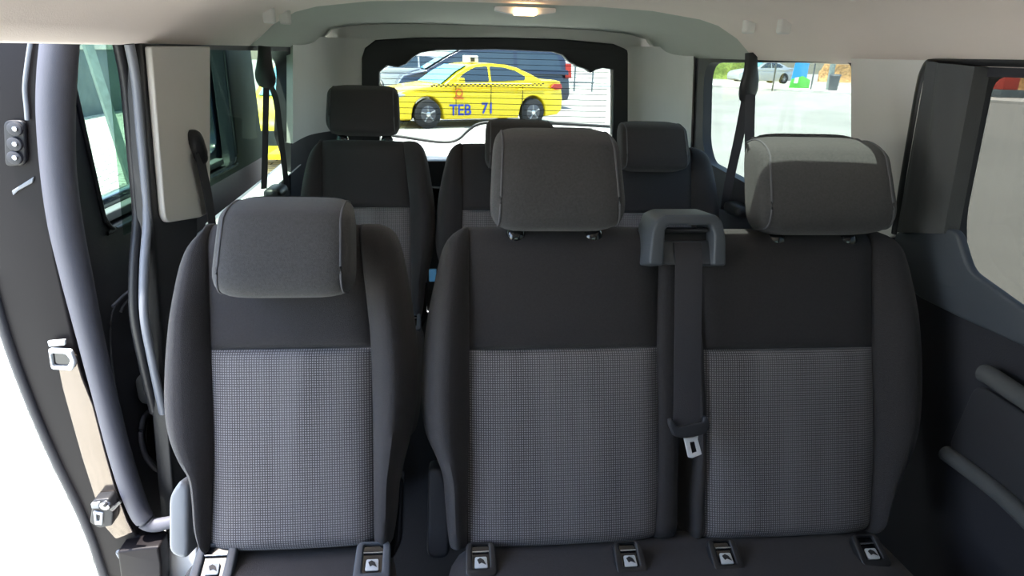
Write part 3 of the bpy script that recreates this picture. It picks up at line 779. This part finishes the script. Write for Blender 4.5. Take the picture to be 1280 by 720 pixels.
# handle bowl, levers, cup, pocket outline
def CX(x, y, d=0): p = onX(x, y, XC+d); return p
tube('handle_bowl', smoothpts([CX(x, y, .002) for x, y in [(176, 352), (160, 365), (146, 380), (139, 400), (139, 440), (144, 480), (150, 510)]]), .0025, M_DGR, door, 8)
tube('door_handle', smoothpts([CX(x, y, .012) for x, y in [(178, 351), (165, 361), (152, 372), (141, 383)]]), .0035, M_GRT, door, 8)
tube('door_handle', smoothpts([CX(x, y, .012) for x, y in [(180, 362), (168, 370), (156, 380), (151, 390)]]), .003, M_GRT, door, 8)
tube('lock_lever', [CX(170, 440, .014), CX(180, 434, .014), CX(190, 426, .014)], .0055, M_CHROME, door, 8)
a = CX(182, 485, .02)
slab('cup_holder', rnd(cpn([(166, 474), (180, 459), (204, 478), (204, 505), (172, 505)]), .02), [], .05, M_SHLD, door, .012, lambda a_, b_, z: Vector((XC+.025+z, a_, b_)))
tube('pocket_edge', smoothpts([CX(x, y, .004) for x, y in [(202, 506), (182, 518), (176, 540), (180, 565), (192, 584), (206, 590), (222, 588)]]), .006, M_GRT, door, 8)
slab('door_pocket', rnd(cpn([(200, 512), (184, 524), (181, 545), (186, 568), (198, 580), (222, 584), (222, 512)]), .01), [], .01, M_BLKG, door, .002, lambda a_, b_, z: Vector((XC+z*.5, a_, b_)))
# buttons, striker, latch on the door edge
def E(x, y, d=0): return onY(x, y, YD-.012-d)
sw = slab('switch_panel', rnd(dp([(6, 150), (32, 150), (34, 206), (8, 208)], YD-.012), .012), [], .010, M_BLK, door, .003, lambda a, b, z: Vector((a, YD-.012+z, b)))
for y in (161, 180, 197):
    disc('button', E(19, y, .008), (0, 1, 0), .0125, .01, M_DGR, sw); disc('button_centre', E(19, y, .015), (0, 1, 0), .0042, .006, M_CHROME, sw, 14)
st = slab('striker_plate', rnd(dp([(62, 434), (90, 436), (96, 452), (92, 462), (66, 460)], YD-.02), .006), [rnd(dp([(66, 440), (84, 441), (90, 449), (86, 457), (68, 456)], YD-.02), .005)], .010, M_WPL, door, .002, lambda a, b, z: Vector((a, YD-.022+z, b)))
slab('striker_hole', dp([(64, 438), (88, 440), (92, 450), (88, 459), (67, 458)], YD-.016), [], .004, M_BLKG, st, 0, lambda a, b, z: Vector((a, YD-.018+z, b)))
slab('hinge_tab', rnd(dp([(60, 426), (82, 424), (82, 431), (62, 433)], YD-.02), .002), [], .006, M_WPL, door, .001, lambda a, b, z: Vector((a, YD-.02+z, b)))
slab('small_marking', rnd(dp([(10, 240), (38, 222), (36, 230), (18, 240), (12, 246)], YD-.02), .002), [], .003, M_SHLD, door, .001, lambda a, b, z: Vector((a, YD-.008+z, b)))
tube('paint_edge', smoothpts([E(x, y) for x, y in [(40, 40), (34, 80), (31, 110), (33, 135), (34, 150)]]), .004, M_SHLD, door, 8)
la = slab('door_latch', rnd(dp([(120, 620), (140, 618), (146, 628), (144, 652), (128, 655), (116, 648)], YD-.03), .006), [], .03, M_BLK, door, .004, lambda a, b, z: Vector((a, YD-.03+z, b)))
slab('latch_tab', rnd(dp([(113, 630), (124, 628), (124, 636), (114, 636)], YD-.05), .002), [], .01, M_SHLD, la, .002, lambda a, b, z: Vector((a, YD-.045+z, b)))
slab('latch_loop', rnd(dp([(116, 640), (128, 642), (127, 657), (118, 656)], YD-.05), .002), [rnd(dp([(119, 643), (125, 645), (124, 653), (120, 652)], YD-.05), .001)], .008, M_WPL, la, .001, lambda a, b, z: Vector((a, YD-.045+z, b)))
disc('latch_bolt', E(132, 631, .035), (0, 1, 0), .010, .012, M_CHROME, la, 18); disc('latch_bolt', E(132, 631, .042), (0, 1, 0), .004, .008, M_BLK, la, 14)
tube('latch_claw', [E(140, 636, .035), E(151, 627, .04)], [.006, .003], M_BLKG, la, 8)
tube('latch_hook', smoothpts([E(x, y, .02) for x, y in [(158, 705), (150, 696), (147, 690), (152, 688)]]), .004, M_SHLD, door, 8)
slab('lower_bracket', rnd(dp([(150, 684), (178, 680), (202, 678), (205, 700), (205, 760), (160, 760)], YD-.03), .006), [], .05, M_JAMBD, door, .006, lambda a, b, z: Vector((a, YD-.02+z, b)))

# ------------------------------------------------------------------ outside
G = -.5
def ground(name, x0, x1, y0, y1, z, m, th=.05):
    o = box(name, (x0, y0, z-th), (x1, y1, z), m, None, 0); o['kind'] = 'structure'; return o
ground('floor_street', -60, 60, -20, 90, G, M_ASPH)
o = ground('floor_pavement', -9, -1.25, -12, 28, G+.012, M_PAVE, .01)
o = ground('floor_forecourt', -1.25, 14, 3.6, 60, G+.01, M_ROAD, .008)
# grey garden wall at left
wa, wb = onZ(60, 176, G), onZ(182, 146, G)
XWL = -9.0
bw = empty('boundary_wall', (XWL, 16, G)); tag(bw, 'long grey rendered wall with a pale coping and railing across the pavement', 'wall')
box('wall_body', (XWL-.3, 4, G), (XWL, 30, 1.05), M_GRAYW, bw, .01)
box('coping', (XWL-.36, 4, 1.05), (XWL+.05, 30, 1.17), M_STONE, bw, .01)
for i in range(22):
    box('railing_post', (XWL-.17, 4.6+i*1.15, 1.17), (XWL-.12, 4.65+i*1.15, 2.3), M_GRAYW, bw, .004)
for z in (1.4, 1.6, 1.8, 2.0, 2.2): box('railing_bar', (XWL-.16, 4.2, z), (XWL-.13, 29.8, z+.03), M_GRAYW, bw, .004)
def pole(name, pb, lean, h, r, label):
    b = onZ(*pb, G); o = tube(name, [b, b+Vector((lean*.5, 0, h*.5)), b+Vector((lean, 0, h))], r, M_POST, None, 4)
    return tag(o, label, 'post')
pole('wooden_post', (167, 236), -.55, 4.2, .065, 'pale weathered leaning post seen through the sliding door window')
pole('wooden_post', (374, 150), -.6, 4.5, .14, 'pale leaning post seen through the left rear window')

# ------------------------------------------------------------------ cars
def car(name, label, cat, loc, rz, Lh, hw, body, green, belt, paint, wins, wheels, wr_, detail=None, wsc=None):
    root = empty(name, loc, rz); tag(root, label, cat)
    def wy(z): return hw-.03-(z-belt)*.34 if z > belt else hw
    def wbody(a, b, z):
        t = abs(a)/Lh; s = 1-.16*t**5; k = z/hw
        sh = 1-.05*max(0, (b-.62)/.4) - .04*max(0, (.4-b)/.3)
        return Vector((a, z*s*sh, b))
    bd = slab('car_body', body, [], hw*2, paint, root, .05, wbody, local=True)
    gr = slab('cabin', green, [], 2.0, paint, root, .03, lambda a, b, z: Vector((a, z*(wy(b) if b > belt else hw-.03), b)), local=True)
    for i, wn in enumerate(wins):
        for s in (-1, 1):
            slab('side_window', rnd(wn, .05), [], .01, M_CGL, root, 0, lambda a, b, z: Vector((a, s*(wy(b)+.004+z), b)), local=True)
    if wsc:
        rows = []
        for (x, z), ins in zip(wsc, (.10, .09, .08)):
            rows.append([Vector((x, lerp(-(wy(z)-ins), wy(z)-ins, t), z)) for t in (0, .25, .5, .75, 1)])
        back = [[v+Vector((.05, 0, -.06)) for v in r] for r in rows[::-1]]
        grid('windscreen', rows+back+[rows[0]], M_WSC, root, local=True)
    for x in wheels:
        for s in (-1, 1):
            w = disc('wheel', (x, s*(hw-.10), wr_), (0, 1, 0), wr_, .21, M_TYRE, root, 32, True, bev=.12)
            r = disc('rim', (x, s*(hw-.005), wr_), (0, 1, 0), wr_*.62, .03, M_RIM, w, 28, True, bev=.1)
            disc('hub_cap', (x, s*(hw+.012), wr_), (0, 1, 0), wr_*.17, .02, M_CHROME, w, 16, True)
            for q in range(5):
                an = q*2*PI/5+.4; c = Vector((x, s*(hw+.012), wr_))
                tube('spoke', [c+Vector((math.cos(an)*.05, 0, math.sin(an)*.05)), c+Vector((math.cos(an)*wr_*.56, 0, math.sin(an)*wr_*.56))], .022, M_SHLD, w, 6, True)
    return root, wy
pf, pr = onZ(533, 161, G), onZ(663, 157, G)
wbv = pr-pf; WB = wbv.length; print('taxi wheelbase', WB, pf, pr)
ang = math.atan2(wbv.y, wbv.x); mid = (pf+pr)/2
def arch(x, r): return arc(x, .33, r, PI, 0, 14)
def sedan_body(k=1):
    a0, a1 = -1.42, 1.48
    pts = [(-2.45, .30), (-2.47, .50), (-2.42, .66), (-2.25, .78), (-1.9, .86), (-1.4, .93), (-1.0, .985), (0, 1.0), (1.0, 1.02), (1.7, 1.08), (2.2, 1.09), (2.38, 1.05), (2.42, .85), (2.46, .62), (2.44, .36), (2.3, .25)]
    low = [(a1+.40, .22)]+arc(a1, .34, .385, 0, PI, 14)+[(a1-.42, .20), (a0+.42, .20)]+arc(a0, .34, .385, 0, PI, 14)+[(a0-.40, .2), (-2.3, .2)]
    return pts+low
GS = [(-1.08, .90), (-.98, .985), (-.62, 1.22), (-.32, 1.37), (-.05, 1.435), (.30, 1.46), (.70, 1.44), (1.05, 1.37), (1.40, 1.24), (1.72, 1.10), (1.80, 1.0), (1.8, .9)]
W1 = [(-.72, 1.03), (-.42, 1.24), (-.12, 1.37), (.22, 1.395), (.22, 1.05)]
W2 = [(.28, 1.05), (.28, 1.395), (.70, 1.37), (1.02, 1.29), (1.26, 1.17), (1.24, 1.09)]
K = WB/2.90; K = max(.9, min(1.1, K))
taxi, wy = car('taxi', 'yellow taxi saloon with blue TEB 71 lettering, seen through the rear window', 'car', (mid.x, mid.y, G), ang, 2.47, .92, sedan_body(), GS, .95, M_YEL, [W1, W2], (-1.42, 1.48), .33, wsc=((-1.03, 1.0), (-.66, 1.25), (-.34, 1.405)))
taxi.location += Vector((math.sin(ang)*-.85*-1*-1, math.cos(ang)*.85, 0))
taxi.scale = (K, 1, 1.02)
def side(a, b, z=0): return Vector((a, -(.925 if b < .9 else wy(b)*1+.0)-z, b))
def text_on(name, s, x, z, size, m, root, yoff=-.935):
    cu = bpy.data.curves.new(name, 'FONT'); cu.body = s; cu.size = size; cu.extrude = .004; cu.offset = .006
    o = bpy.data.objects.new('t', cu); C.objects.link(o)
    me = bpy.data.meshes.new_from_object(o.evaluated_get(bpy.context.evaluated_depsgraph_get())); bpy.data.objects.remove(o)
    for v in me.vertices: v.co = Vector((x+v.co.x, yoff-v.co.z, z+v.co.y))
    me.materials.clear(); return link(name, me, m, root, False, True)
text_on('door_lettering', 'TEB', -.88, .30, .35, M_BLUE, taxi)
text_on('door_lettering', '71', -.02, .33, .35, M_BLUE, taxi)
disc('door_emblem', (-.62, -.934, .80), (0, 1, 0), .10, .006, M_ORG, taxi, 20, True, inner=.06)
box('emblem_bar', (-.76, -.936, .66), (-.50, -.93, .71), M_ORG, taxi, .001, True)
V = []; Fc = []
for i in range(52):
    for r in range(2):
        x = -1.35+i*.06; 
        if (i+r) % 2: continue
        z = .93+r*.03+.035*(x+1.35)/3; y = -.925+.01*(-1)
        b = len(V); yy = -(.915-.06*max(0, (z-.9)/.4))-.012
        V += [Vector((x, yy, z)), Vector((x+.06, yy, z)), Vector((x+.06, yy, z+.03)), Vector((x, yy, z+.03))]; Fc.append((b, b+1, b+2, b+3))
mesh('checker_stripe', V, Fc, M_BLK, taxi, False, True)
box('window_trim', (-.75, -.93, 1.005), (1.40, -.905, 1.02), M_CHROME, taxi, .002, True)
rs = box('roof_sign', (-.02, -.20, 1.455), (.24, .20, 1.62), M_WHT, taxi, .02, True)
box('sign_face', (.02, -.206, 1.48), (.14, -.20, 1.58), M_BLK, rs, .002, True)
slab('headlight', rnd([(-2.36, .66), (-2.05, .72), (-1.95, .76), (-2.1, .80), (-2.3, .76)], .02), [], .03, M_WPL, taxi, .004, lambda a, b, z: Vector((a, -(.92*(1-.16*(abs(a)/2.47)**5)-.01)+z, b)), True)
slab('front_grille', rnd([(-.45, .42), (.45, .42), (.5, .62), (-.5, .62)], .03), [], .03, M_BLK, taxi, .004, lambda a, b, z: Vector((-2.47+z, a, b)), True)
slab('tail_lamp', rnd([(2.02, .92), (2.12, 1.0), (2.38, 1.0), (2.42, .88), (2.2, .86)], .02), [], .04, M_RED, taxi, .004, lambda a, b, z: Vector((a, -(.92*(1-.16*(abs(a)/2.47)**5)-.02)+z, b)), True)
slab('wing_mirror', rnd([(-.72, 1.02), (-.52, 1.02), (-.54, 1.14), (-.68, 1.14)], .03), [], .16, M_YEL, taxi, .02, lambda a, b, z: Vector((a, -1.0+z, b)), True)
for x in (-.70, .25, 1.15): box('door_gap', (x-.006, -.928, .30), (x+.006, -.915, .95), M_BLK, taxi, 0, True)
for x in (.0, 1.0): box('door_handle', (x-.0, -.95, .86), (x+.18, -.92, .89), M_YEL, taxi, .006, True)
for x, y in ((.0, .35), (.05, -.35)):
    box('front_headrest', (x, y-.12, 1.05), (x+.1, y+.12, 1.28), M_BLK, taxi, .03, True)

# dark people carrier behind the taxi
vb = onZ(610, 128, G)
def van_body():
    pts = [(-2.5, .35), (-2.5, .75), (-2.35, .98), (-1.75, 1.16), (-1.6, 1.2), (2.35, 1.2), (2.5, 1.1), (2.55, .5), (2.5, .3)]
    return pts+[(1.95, .25)]+arc(1.55, .34, .38, 0, PI, 12)+[(1.1, .22), (-1.2, .22)]+arc(-1.6, .34, .38, 0, PI, 12)+[(-2.05, .25)]
GV = [(-1.75, 1.1), (-1.7, 1.18), (-1.1, 1.58), (-.7, 1.80), (-.3, 1.88), (.8, 1.91), (2.1, 1.88), (2.3, 1.80), (2.45, 1.2), (2.45, 1.1)]
YV = 22.5; ppm = 852/YV
rx = onY(692, 110, YV).x
van, wv_ = car('people_carrier', 'dark navy people carrier parked behind the yellow taxi', 'car', (rx-2.45*1.0, YV, G), math.radians(8), 2.55, .98, van_body(), GV, 1.1, M_PVAN, [[(-1.35, 1.22), (-.85, 1.62), (-.55, 1.72), (-.5, 1.24)], [(-.42, 1.24), (-.42, 1.74), (.8, 1.78), (.8, 1.24)], [(.9, 1.24), (.9, 1.78), (2.1, 1.74), (2.25, 1.24)]], (-1.6, 1.55), .34, wsc=((-1.76, 1.2), (-1.14, 1.61), (-.74, 1.82)))
slab('tail_lamp', rnd([(2.36, 1.0), (2.36, 1.45), (2.52, 1.45), (2.55, 1.0)], .02), [], .06, M_RED, van, .004, lambda a, b, z: Vector((a, -.87+z, b)), True)
tube('roof_rail', [Vector((-.6, -.66, 1.90)), Vector((.8, -.66, 1.96)), Vector((2.1, -.66, 1.92))], .025, M_CHROME, van, 8, True)
van.scale = (1.12, 1, 1)
sc_ = onY(500, 100, 26)
silver, _ = car('silver_hatchback', 'silver car nose-left, half hidden behind the navy people carrier', 'car', (sc_.x+.4, 26, G), math.radians(8), 2.47, .9, sedan_body(), GS, .95, M_SILV, [W1, W2], (-1.42, 1.48), .33, wsc=((-1.03, 1.0), (-.66, 1.25), (-.34, 1.405)))
silver.scale = (1, 1, 1.1)
# second taxi beside the pavement, glimpsed in the left rear window
def copy_all(o, parent=None):
    c = o.copy(); C.objects.link(c); c.parent = parent
    for ch in list(o.children): copy_all(ch, c)
    return c
t2 = copy_all(taxi); pp = onZ(350, 212, G); t2.location = (-2.42, 11.9, G); t2.rotation_euler = (0, 0, math.radians(90))
tag(t2, 'second yellow taxi, only glimpsed past the left rear window', 'car'); t2.scale = (1, 1, 1.02)
s2 = copy_all(silver); pp = onZ(962, 113, G); s2.location = (onY(950, 100, 50).x, 50, G); s2.rotation_euler = (0, 0, math.radians(10))
tag(s2, 'silver car parked beyond the far kerb, seen through the right rear window', 'car')

# kerbs and far right side
ka = onZ(880, 108, G); kb = onZ(1100, 128, G); kc = onZ(1300, 150, G)
def strip(name, a, b, w, h, m):
    d = (b-a).normalized(); n = Vector((-d.y, d.x, 0)); V = []
    for p in (a, b):
        for q in (0, w):
            for z in (G, G+h): V.append(Vector((p.x+n.x*q, p.y+n.y*q, z)))
    o = mesh(name, V, [(0, 1, 3, 2), (4, 6, 7, 5), (0, 4, 5, 1), (2, 3, 7, 6), (1, 5, 7, 3), (0, 2, 6, 4)], m, smooth=False); return o
o = strip('floor_sidewalk', Vector((ka.x-3, ka.y+2, G)), Vector((kc.x+20, kc.y-4, G)), 9, .14, M_STONE); o['kind'] = 'structure'
def rocks(name, c, sx, sy, sz, m, label, cat, seed):
    rn = random.Random(seed); bm = bmesh.new(); bmesh.ops.create_icosphere(bm, subdivisions=4, radius=1)
    for v in bm.verts:
        from mathutils import noise
        n = noise.noise(v.co*3.1+Vector((seed, 0, 0)))*.35+noise.noise(v.co*8+Vector((seed, 3, 0)))*.12
        v.co = Vector((v.co.x*sx*(1+n*.3), v.co.y*sy*(1+n*.3), max(0, v.co.z*(1+n))*sz))
    me = bpy.data.meshes.new(name); bm.to_mesh(me); bm.free(); me.transform(Matrix.Translation(c))
    return tag(link(name, me, m, None), label, cat)
def far(px, py): return onZ(px, py, G)
p = onY(1125, 108, 58); rocks('stone_bank', Vector((p.x, 58, G)), 8.0, 1.5, 5.5, M_AUT, 'ochre stone bank across the street behind the litter bin', 'bank', 3)
p = onY(898, 100, 60); rocks('shrub', Vector((p.x, 60, G)), 2.8, 1.5, 4.0, M_GRN, 'yellow-green shrub at the far left of the right rear window', 'shrub', 5)
p = onY(1310, 120, 44); rocks('stone_bank', Vector((p.x, 44, G)), 3.6, 1.5, 2.6, M_AUT, 'ochre stone bank beyond the front right window', 'bank', 8)
# advertising banner: blue over green
Yb = onZ(998, 113, G).y
def by(pts): return [(lambda p: (p.x, p.z))(onY(x, y, Yb)) for x, y in pts]
bn = empty('street_banner', onY(998, 113, Yb)); tag(bn, 'blue and green leaning advertising banner on the far kerb', 'banner')
slab('blue_panel', by([(986, 112), (996, 72), (1013, 72), (1008, 98), (1000, 112)]), [], .06, M_BBL, bn, .01, lambda a, b, z: Vector((a, Yb+z, b)))
slab('green_panel', by([(984, 113), (989, 99), (1003, 95), (1012, 100), (1010, 113)]), [], .06, M_BGR, bn, .01, lambda a, b, z: Vector((a, Yb-.05+z, b)))
slab('white_figure', rnd(by([(991, 104), (993, 97), (998, 96), (996, 104)]), .03), [], .02, M_WHT, bn, 0, lambda a, b, z: Vector((a, Yb-.09+z, b)))
# bin
Yc = onZ(1040, 116, G).y; q = onY(1040, 116, Yc)
tb = empty('litter_bin', (q.x, Yc, G)); tag(tb, 'dark grey litter bin on the far pavement beside a pole', 'bin')
tube('bin_body', [Vector((q.x, Yc, G)), Vector((q.x, Yc, G+.95))], [.24, .30], M_BIN, tb, 14)
tube('bin_lid', [Vector((q.x, Yc, G+.95)), Vector((q.x, Yc, G+1.05))], [.36, .30], M_BIN, tb, 14)
for px, h, r, lb in ((965, 2.6, .05, 'thin dark pole left of the banner on the far kerb'), (1035, 3.4, .16, 'thick pale pole just behind the litter bin'), (1013, 2.2, .04, 'thin dark pole at the right edge of the banner')):
    q = onY(px, 114, Yc+.6); tag(tube('street_pole', [Vector((q.x, Yc+.6, G)), Vector((q.x, Yc+.6, G+h))], r, M_POST if r > .1 else M_BIN, None, 10), lb, 'pole')
# red kiosk beyond the front right window and pale wall
q = onY(1252, 130, 34)
ks = empty('red_kiosk', (q.x, 34, G)); tag(ks, 'red kiosk with a grey base across the street, front right window', 'kiosk')
box('kiosk_base', (q.x-.55, 33.6, G), (q.x+.9, 34.4, G+.55), M_GRAYW, ks, .03); box('kiosk_body', (q.x-.5, 33.65, G+.55), (q.x+.4, 34.35, G+1.6), M_REDW, ks, .03)
# distant pale building fronts and steps behind the parked cars
fb = empty('far_building', (2, 44, G)); tag(fb, 'pale building with low steps far behind the parked cars', 'building')
box('facade', (-9, 44, G), (12, 46, 6), M_STONE, fb, .02)
for i in range(7): box('window_opening', (-8+i*2.9, 43.95, 1.6), (-6.6+i*2.9, 44.02, 3.2), M_CGL, fb, .01)
for i in range(4): box('step', (-2, 38-i*.0+i*.4, G), (12, 44, G+.16*(i+1)), M_STONE, fb, .01)
fr = empty('railing', (4.2, 33, G)); tag(fr, 'grey metal railing behind the boot of the people carrier', 'railing')
for i in range(7): tube('railing_post', [Vector((1.5+i*.9, 33, G)), Vector((1.5+i*.9, 33, G+1.3))], .04, M_GRAYW, fr, 8)
for z in (.45, .85, 1.3): tube('railing_bar', [Vector((1.4, 33, G+z)), Vector((7.0, 33, G+z))], .03, M_GRAYW, fr, 8)

# ------------------------------------------------------------------ light
w = bpy.data.worlds.new('world'); bpy.context.scene.world = w; w.use_nodes = True; nt = w.node_tree
bg = nt.nodes['Background']; sky = nt.nodes.new('ShaderNodeTexSky'); sky.sky_type = 'NISHITA'; sky.sun_disc = False
sky.sun_elevation = math.radians(72); sky.sun_rotation = math.radians(-80); sky.air_density = 1.0; sky.dust_density = 2.0
nt.links.new(sky.outputs[0], bg.inputs[0]); bg.inputs[1].default_value = .22
sd = bpy.data.lights.new('sun', 'SUN'); sd.energy = 4.2; sd.angle = math.radians(.6); sd.color = (1, .96, .9)
so = bpy.data.objects.new('sun', sd); C.objects.link(so)
SUN = Vector((-.17, -.10, .97)).normalized()
so.rotation_euler = SUN.to_track_quat('Z', 'Y').to_euler(); so.location = (0, 0, 8)
vs = bpy.context.scene.view_settings; vs.view_transform = 'Standard'; vs.look = 'None'; vs.gamma = 1; vs.exposure = 2.35; vs.use_curve_mapping = False
